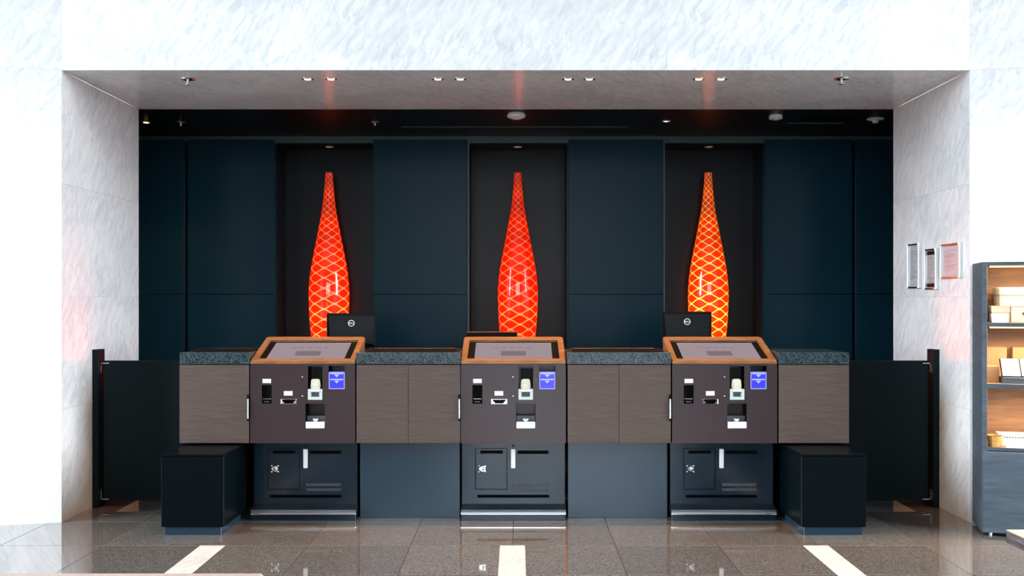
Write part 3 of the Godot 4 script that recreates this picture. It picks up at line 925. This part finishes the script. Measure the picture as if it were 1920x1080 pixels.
# ---------------------------------------------------------------- display shelf, table, sofa
func build_shelf() -> void:
	var turn := deg_to_rad(-15.8)
	var at := Vector3(2.724, 0, 0.312)
	var t := thing("display_shelf", "grey wood display shelf with warm lit open bays beside the right jamb", "shelf", at, turn)
	var W := 0.90
	pbox("side_panel", t, 0.0, 0.028, 0.016, 1.600, -0.31, 0.0, M.shelf_grey, 0.0015)
	pbox("side_panel", t, W - 0.028, W, 0.016, 1.600, -0.31, 0.0, M.shelf_grey, 0.0015)
	pbox("top_board", t, 0.0285, W - 0.0285, 1.581, 1.600, -0.31, 0.0, M.shelf_grey, 0.0015)
	pbox("back_board", t, 0.0285, W - 0.0285, 0.50, 1.580, -0.31, -0.298, M.shelf_wood, 0.0)
	for q in [[1.223, 1.245], [0.863, 0.888], [0.497, 0.516]]:
		var s := pbox("shelf_board", t, 0.0285, W - 0.0285, q[0], q[1], -0.297, -0.004, M.shelf_wood, 0.001)
		pbox("front_edge", s, -W * 0.5 + 0.0285, W * 0.5 - 0.0285, (q[0] - q[1]) * 0.5, (q[1] - q[0]) * 0.5, 0.147, 0.1505, M.shelf_grey, 0.0005)
	pbox("cabinet_body", t, 0.0285, W - 0.0285, 0.016, 0.494, -0.30, -0.022, M.shelf_grey, 0.001)
	for k in 2:
		pbox("door", t, 0.0015 + W * 0.5 * k, W * 0.5 * (k + 1) - 0.0015, 0.020, 0.492, 0.0005, 0.018, M.shelf_grey, 0.0015)
	for x in [0.05, W - 0.05]:
		for z in [-0.27, -0.03]:
			part("foot", lathe([Vector2(0.012, 0), Vector2(0.012, 0.0155), Vector2(0, 0.0155)], 14, false), M.silver, t, Vector3(x, 0, z))
	for y in [1.578, 1.220, 0.861]:
		var e := 0.011 if y > 0.9 else 0.007
		if y > 0.9:
			pbox("led_strip", t, 0.05, W - 0.04, y - 0.008, y, -0.055, -0.043, M.led, 0.001)
		var l := AreaLight3D.new()
		l.name = "led_light"
		l.area_size = Vector2(W - 0.12, 0.02)
		l.area_normalize_energy = true
		l.light_color = Color(1.0, 0.85, 0.64)
		l.light_energy = e * 120.0
		l.area_range = 6.0
		l.area_attenuation = 2.0
		l.shadow_enabled = true
		l.position = Vector3(W * 0.5, y - 0.010, -0.049)
		l.rotation = Vector3(-PI / 2 - 0.25, 0, 0)
		t.add_child(l, true)
	var b := Basis(Vector3.UP, turn)
	var item := func(called: String, label: String, cat: String, x: float, y: float, z: float, g := "") -> Node3D:
		return thing(called, label, cat, at + b * Vector3(x, y, z), turn, g)
	var o: Node3D
	o = item.call("gift_box", "white carton with a small gold emblem at the bottom of the upper shelf stack", "box", 0.30, 1.2455, -0.16, "cartons on the upper shelf")
	pbox("box_body", o, -0.13, 0.13, 0.0, 0.094, -0.09, 0.09, M.carton, 0.002)
	part("gold_emblem", extrude(PackedVector2Array([Vector2(0, -0.012), Vector2(0.006, 0), Vector2(0.012, 0.008), Vector2(0.004, 0.006), Vector2(0, 0.014), Vector2(-0.004, 0.006), Vector2(-0.012, 0.008), Vector2(-0.006, 0)]), 0.09, 0.0908), M.copper, o, Vector3(-0.065, 0.05, 0))
	o = item.call("gift_box", "large cream carton lying on top of the upper shelf stack", "box", 0.26, 1.3400, -0.15, "cartons on the upper shelf")
	pbox("box_body", o, -0.155, 0.155, 0.0, 0.066, -0.09, 0.09, M.carton, 0.002)
	pbox("box_lid", o, -0.157, 0.157, 0.0665, 0.112, -0.092, 0.092, M.carton, 0.002)
	o = item.call("gift_box", "small cream carton behind the white tray on the upper shelf", "box", 0.115, 1.2455, -0.115, "cartons on the upper shelf")
	pbox("box_body", o, -0.050, 0.050, 0.0, 0.060, -0.035, 0.035, M.carton, 0.002)
	pbox("box_lid", o, -0.052, 0.052, 0.0605, 0.098, -0.037, 0.037, M.carton, 0.002)
	o = item.call("gift_box", "brown box in the dark left corner of the upper shelf", "box", 0.068, 1.2455, -0.25, "cartons on the upper shelf")
	pbox("box_body", o, -0.034, 0.034, 0.0, 0.14, -0.035, 0.035, M.kraft_dark, 0.002)
	o = item.call("card_tray", "small white tapered card tray at the front of the upper shelf", "tray", 0.097, 1.2455, -0.04)
	part("tray_shell", extrude(PackedVector2Array([Vector2(-0.040, 0), Vector2(0.040, 0), Vector2(0.046, 0.049), Vector2(-0.046, 0.049)]), -0.03, 0.022), M.paper, o)
	o = item.call("kraft_carton", "upright kraft carton at the left of the middle shelf", "box", 0.110, 0.8885, -0.25, "kraft cartons on the middle shelf")
	pbox("box_body", o, -0.066, 0.066, 0.0, 0.205, -0.03, 0.03, M.kraft, 0.002)
	o = item.call("kraft_carton", "upright kraft carton right of the dark gap on the middle shelf", "box", 0.278, 0.8885, -0.25, "kraft cartons on the middle shelf")
	pbox("box_body", o, -0.070, 0.070, 0.0, 0.205, -0.03, 0.03, M.kraft, 0.002)
	o = item.call("kraft_carton", "low kraft carton lying at the left of the middle shelf", "box", 0.071, 0.8885, -0.145, "kraft cartons on the middle shelf")
	pbox("box_body", o, -0.040, 0.040, 0.0, 0.098, -0.05, 0.05, M.kraft, 0.002)
	o = item.call("book_stand", "dark tilted display stand with pastel printed sheets on the middle shelf", "stand", 0.27, 0.8885, -0.085)
	pbox("stand_base", o, -0.155, 0.155, 0.0, 0.036, -0.06, 0.06, M.shelf_grey, 0.002)
	var tilt := deg_to_rad(-35.0)
	part("tilted_board", box_mesh(Vector3(0.31, 0.13, 0.012), 0.002), M.cavity, o, Vector3(0, 0.086, 0.000), Vector3(tilt, 0, 0))
	for k in 3:
		part("printed_sheet", box_mesh(Vector3(0.096, 0.118, 0.003), 0.0004), [M.paper, M.carton, M.straw][k], o, Vector3(-0.103 + 0.103 * k, 0.092, 0.0105), Vector3(tilt, 0, 0))
	o = item.call("straw_basket", "small straw basket at the left of the lower bay", "basket", 0.078, 0.5165, -0.05)
	var bk := [Vector2(0, 0), Vector2(0.034, 0.0), Vector2(0.042, 0.062), Vector2(0.045, 0.066), Vector2(0.038, 0.064), Vector2(0.031, 0.006), Vector2(0, 0.006)]
	part("woven_body", lathe(bk, 24, false), M.straw, o)
	o = item.call("flat_carton", "flat white carton with a row of grey print in the lower bay", "box", 0.235, 0.5165, -0.14)
	pbox("box_body", o, -0.13, 0.13, 0.0, 0.072, -0.045, 0.045, M.paper, 0.002)
	for k in 9:
		pbox("grey_print", o, -0.10 + 0.014 * k, -0.091 + 0.014 * k, 0.046, 0.053, 0.045, 0.0454, M.device_grey, 0.0)
	o = item.call("price_card", "white folded card standing before the flat carton in the lower bay", "card", 0.182, 0.5165, -0.03)
	part("card_sheet", extrude(PackedVector2Array([Vector2(-0.02, 0), Vector2(0.020, 0), Vector2(0.003, 0.046), Vector2(-0.003, 0.046)]), -0.05, 0.05), M.paper, o, Vector3.ZERO, Vector3(0, PI / 2, 0))

func build_foreground() -> void:
	var t := thing("low_table", "low wooden table with thick edge at the lower right corner of the picture", "table", Vector3(2.60, 0, 2.70))
	pbox("table_top", t, -0.63, 0.63, 0.4445, 0.450, -0.63, 0.63, M.table_top, 0.001)
	pbox("edge_frame", t, -0.63, 0.63, 0.398, 0.444, -0.63, 0.63, M.table_edge, 0.002)
	for sx in [-1.0, 1.0]:
		for sz in [-1.0, 1.0]:
			pbox("leg", t, sx * 0.50 - 0.03, sx * 0.50 + 0.03, 0.0, 0.3975, sz * 0.50 - 0.03, sz * 0.50 + 0.03, M.table_edge, 0.003)
	var s := thing("lounge_sofa", "beige leather sofa back rising at the lower left edge of the picture", "sofa", Vector3(-1.66, 0, 3.75))
	var back := new_st()
	add_box(back, Vector3(0, 0.416, -0.10), Vector3(2.12, 0.57, 0.20), 0.03)
	part("backrest", back.commit(), M.leather, s)
	pbox("seat", s, -1.05, 1.05, 0.13, 0.42, 0.005, 0.70, M.leather, 0.04)
	for sx in [-1.0, 1.0]:
		pbox("armrest", s, sx * 1.055, sx * 0.90, 0.425, 0.60, 0.005, 0.66, M.leather, 0.03)
		for z in [-0.12, 0.60]:
			pbox("leg", s, sx * 0.95 - 0.02, sx * 0.95 + 0.02, 0.0, 0.129, z - 0.02, z + 0.02, M.black, 0.002)

# ---------------------------------------------------------------- main
func _ready() -> void:
	rng.seed = 7
	var cam := Camera3D.new()
	cam.name = "camera"
	cam.projection = Camera3D.PROJECTION_FRUSTUM
	cam.near = 0.05
	cam.far = 60.0
	cam.size = 0.05 * 1080.0 / 1800.0
	cam.frustum_offset = Vector2(-10.0, 25.0) / 1800.0 * 0.05   # a shifted lens: verticals stay upright
	cam.position = Vector3(0, 1.37, 5.94)
	add_child(cam)
	cam.current = true
	var we := WorldEnvironment.new()
	we.name = "sky_and_exposure"
	var env := Environment.new()
	env.background_mode = Environment.BG_SKY
	var sky := Sky.new()
	var sm := ProceduralSkyMaterial.new()
	sm.sky_top_color = Color(0.85, 0.89, 0.92)
	sm.sky_horizon_color = Color(0.89, 0.915, 0.935)
	sm.ground_bottom_color = Color(0.5, 0.5, 0.5)
	sm.ground_horizon_color = Color(0.7, 0.7, 0.7)
	sm.sky_energy_multiplier = 4.08
	sky.sky_material = sm
	env.sky = sky
	env.tonemap_mode = Environment.TONE_MAPPER_LINEAR
	env.tonemap_exposure = 1.0
	env.sdfgi_enabled = true
	env.ssao_enabled = true
	env.ssil_enabled = true
	we.environment = env
	add_child(we)

	make_materials()
	build_setting()
	vase("tall red glass vase with pale net lines in the left niche", -1.667, Color(1.0, 0.92, 0.85), 0.24, 0.2)
	vase("tall deep red glass vase with pale net lines in the centre niche", 0.004, Color(1.0, 0.80, 0.72), 0.23, 0.9)
	vase("tall orange glass vase with yellow net lines in the right niche", 1.690, Color(1.0, 1.25, 0.9), 0.24, 1.7)
	build_counters()
	var k := make_kiosk()
	k.set_meta("label", "brown check-in kiosk in the centre, with tilted oak-framed screen")
	copy(k, "check_in_kiosk", "brown check-in kiosk on the left, nearest the left step box", Vector3(-1.337, 0, -0.04))
	copy(k, "check_in_kiosk", "brown check-in kiosk on the right, nearest the right step box", Vector3(1.2915, 0, -0.04))
	step_box("black step box in front of the counter's left end", -2.085, -1.717)
	step_box("black step box in front of the counter's right end", 1.662, 2.042)
	monitor("black desk monitor before the left vase, seen from behind", Vector3(-1.192, 0.901, -0.96), deg_to_rad(5.0))
	monitor("black desk monitor before the right vase, seen from behind", Vector3(1.219, 0.912, -0.96), deg_to_rad(-3.0))
	gate("dark staff gate between the left jamb and the counter", "dark gate post standing against the left jamb", -1.0, -2.82)
	gate("dark staff gate between the counter and the right jamb", "dark gate post standing against the right jamb", 1.0, 2.80)
	sign_frame("tall silver framed notice, the one deepest inside the right jamb", 6.86, 6.65, 1.462, 1.775, notice_texture(3, false), Color(1, 1, 1))
	sign_frame("narrow silver framed notice with dark bands, middle of the three", 6.575, 6.375, 1.450, 1.724, notice_texture(5, true), Color(1, 0.95, 0.93))
	sign_frame("wide silver framed notice nearest the portal edge on the right jamb", 6.325, 6.035, 1.518, 1.742, notice_texture(9, false), Color(1, 0.97, 0.97))
	build_fittings()
	build_shelf()
	build_foreground()
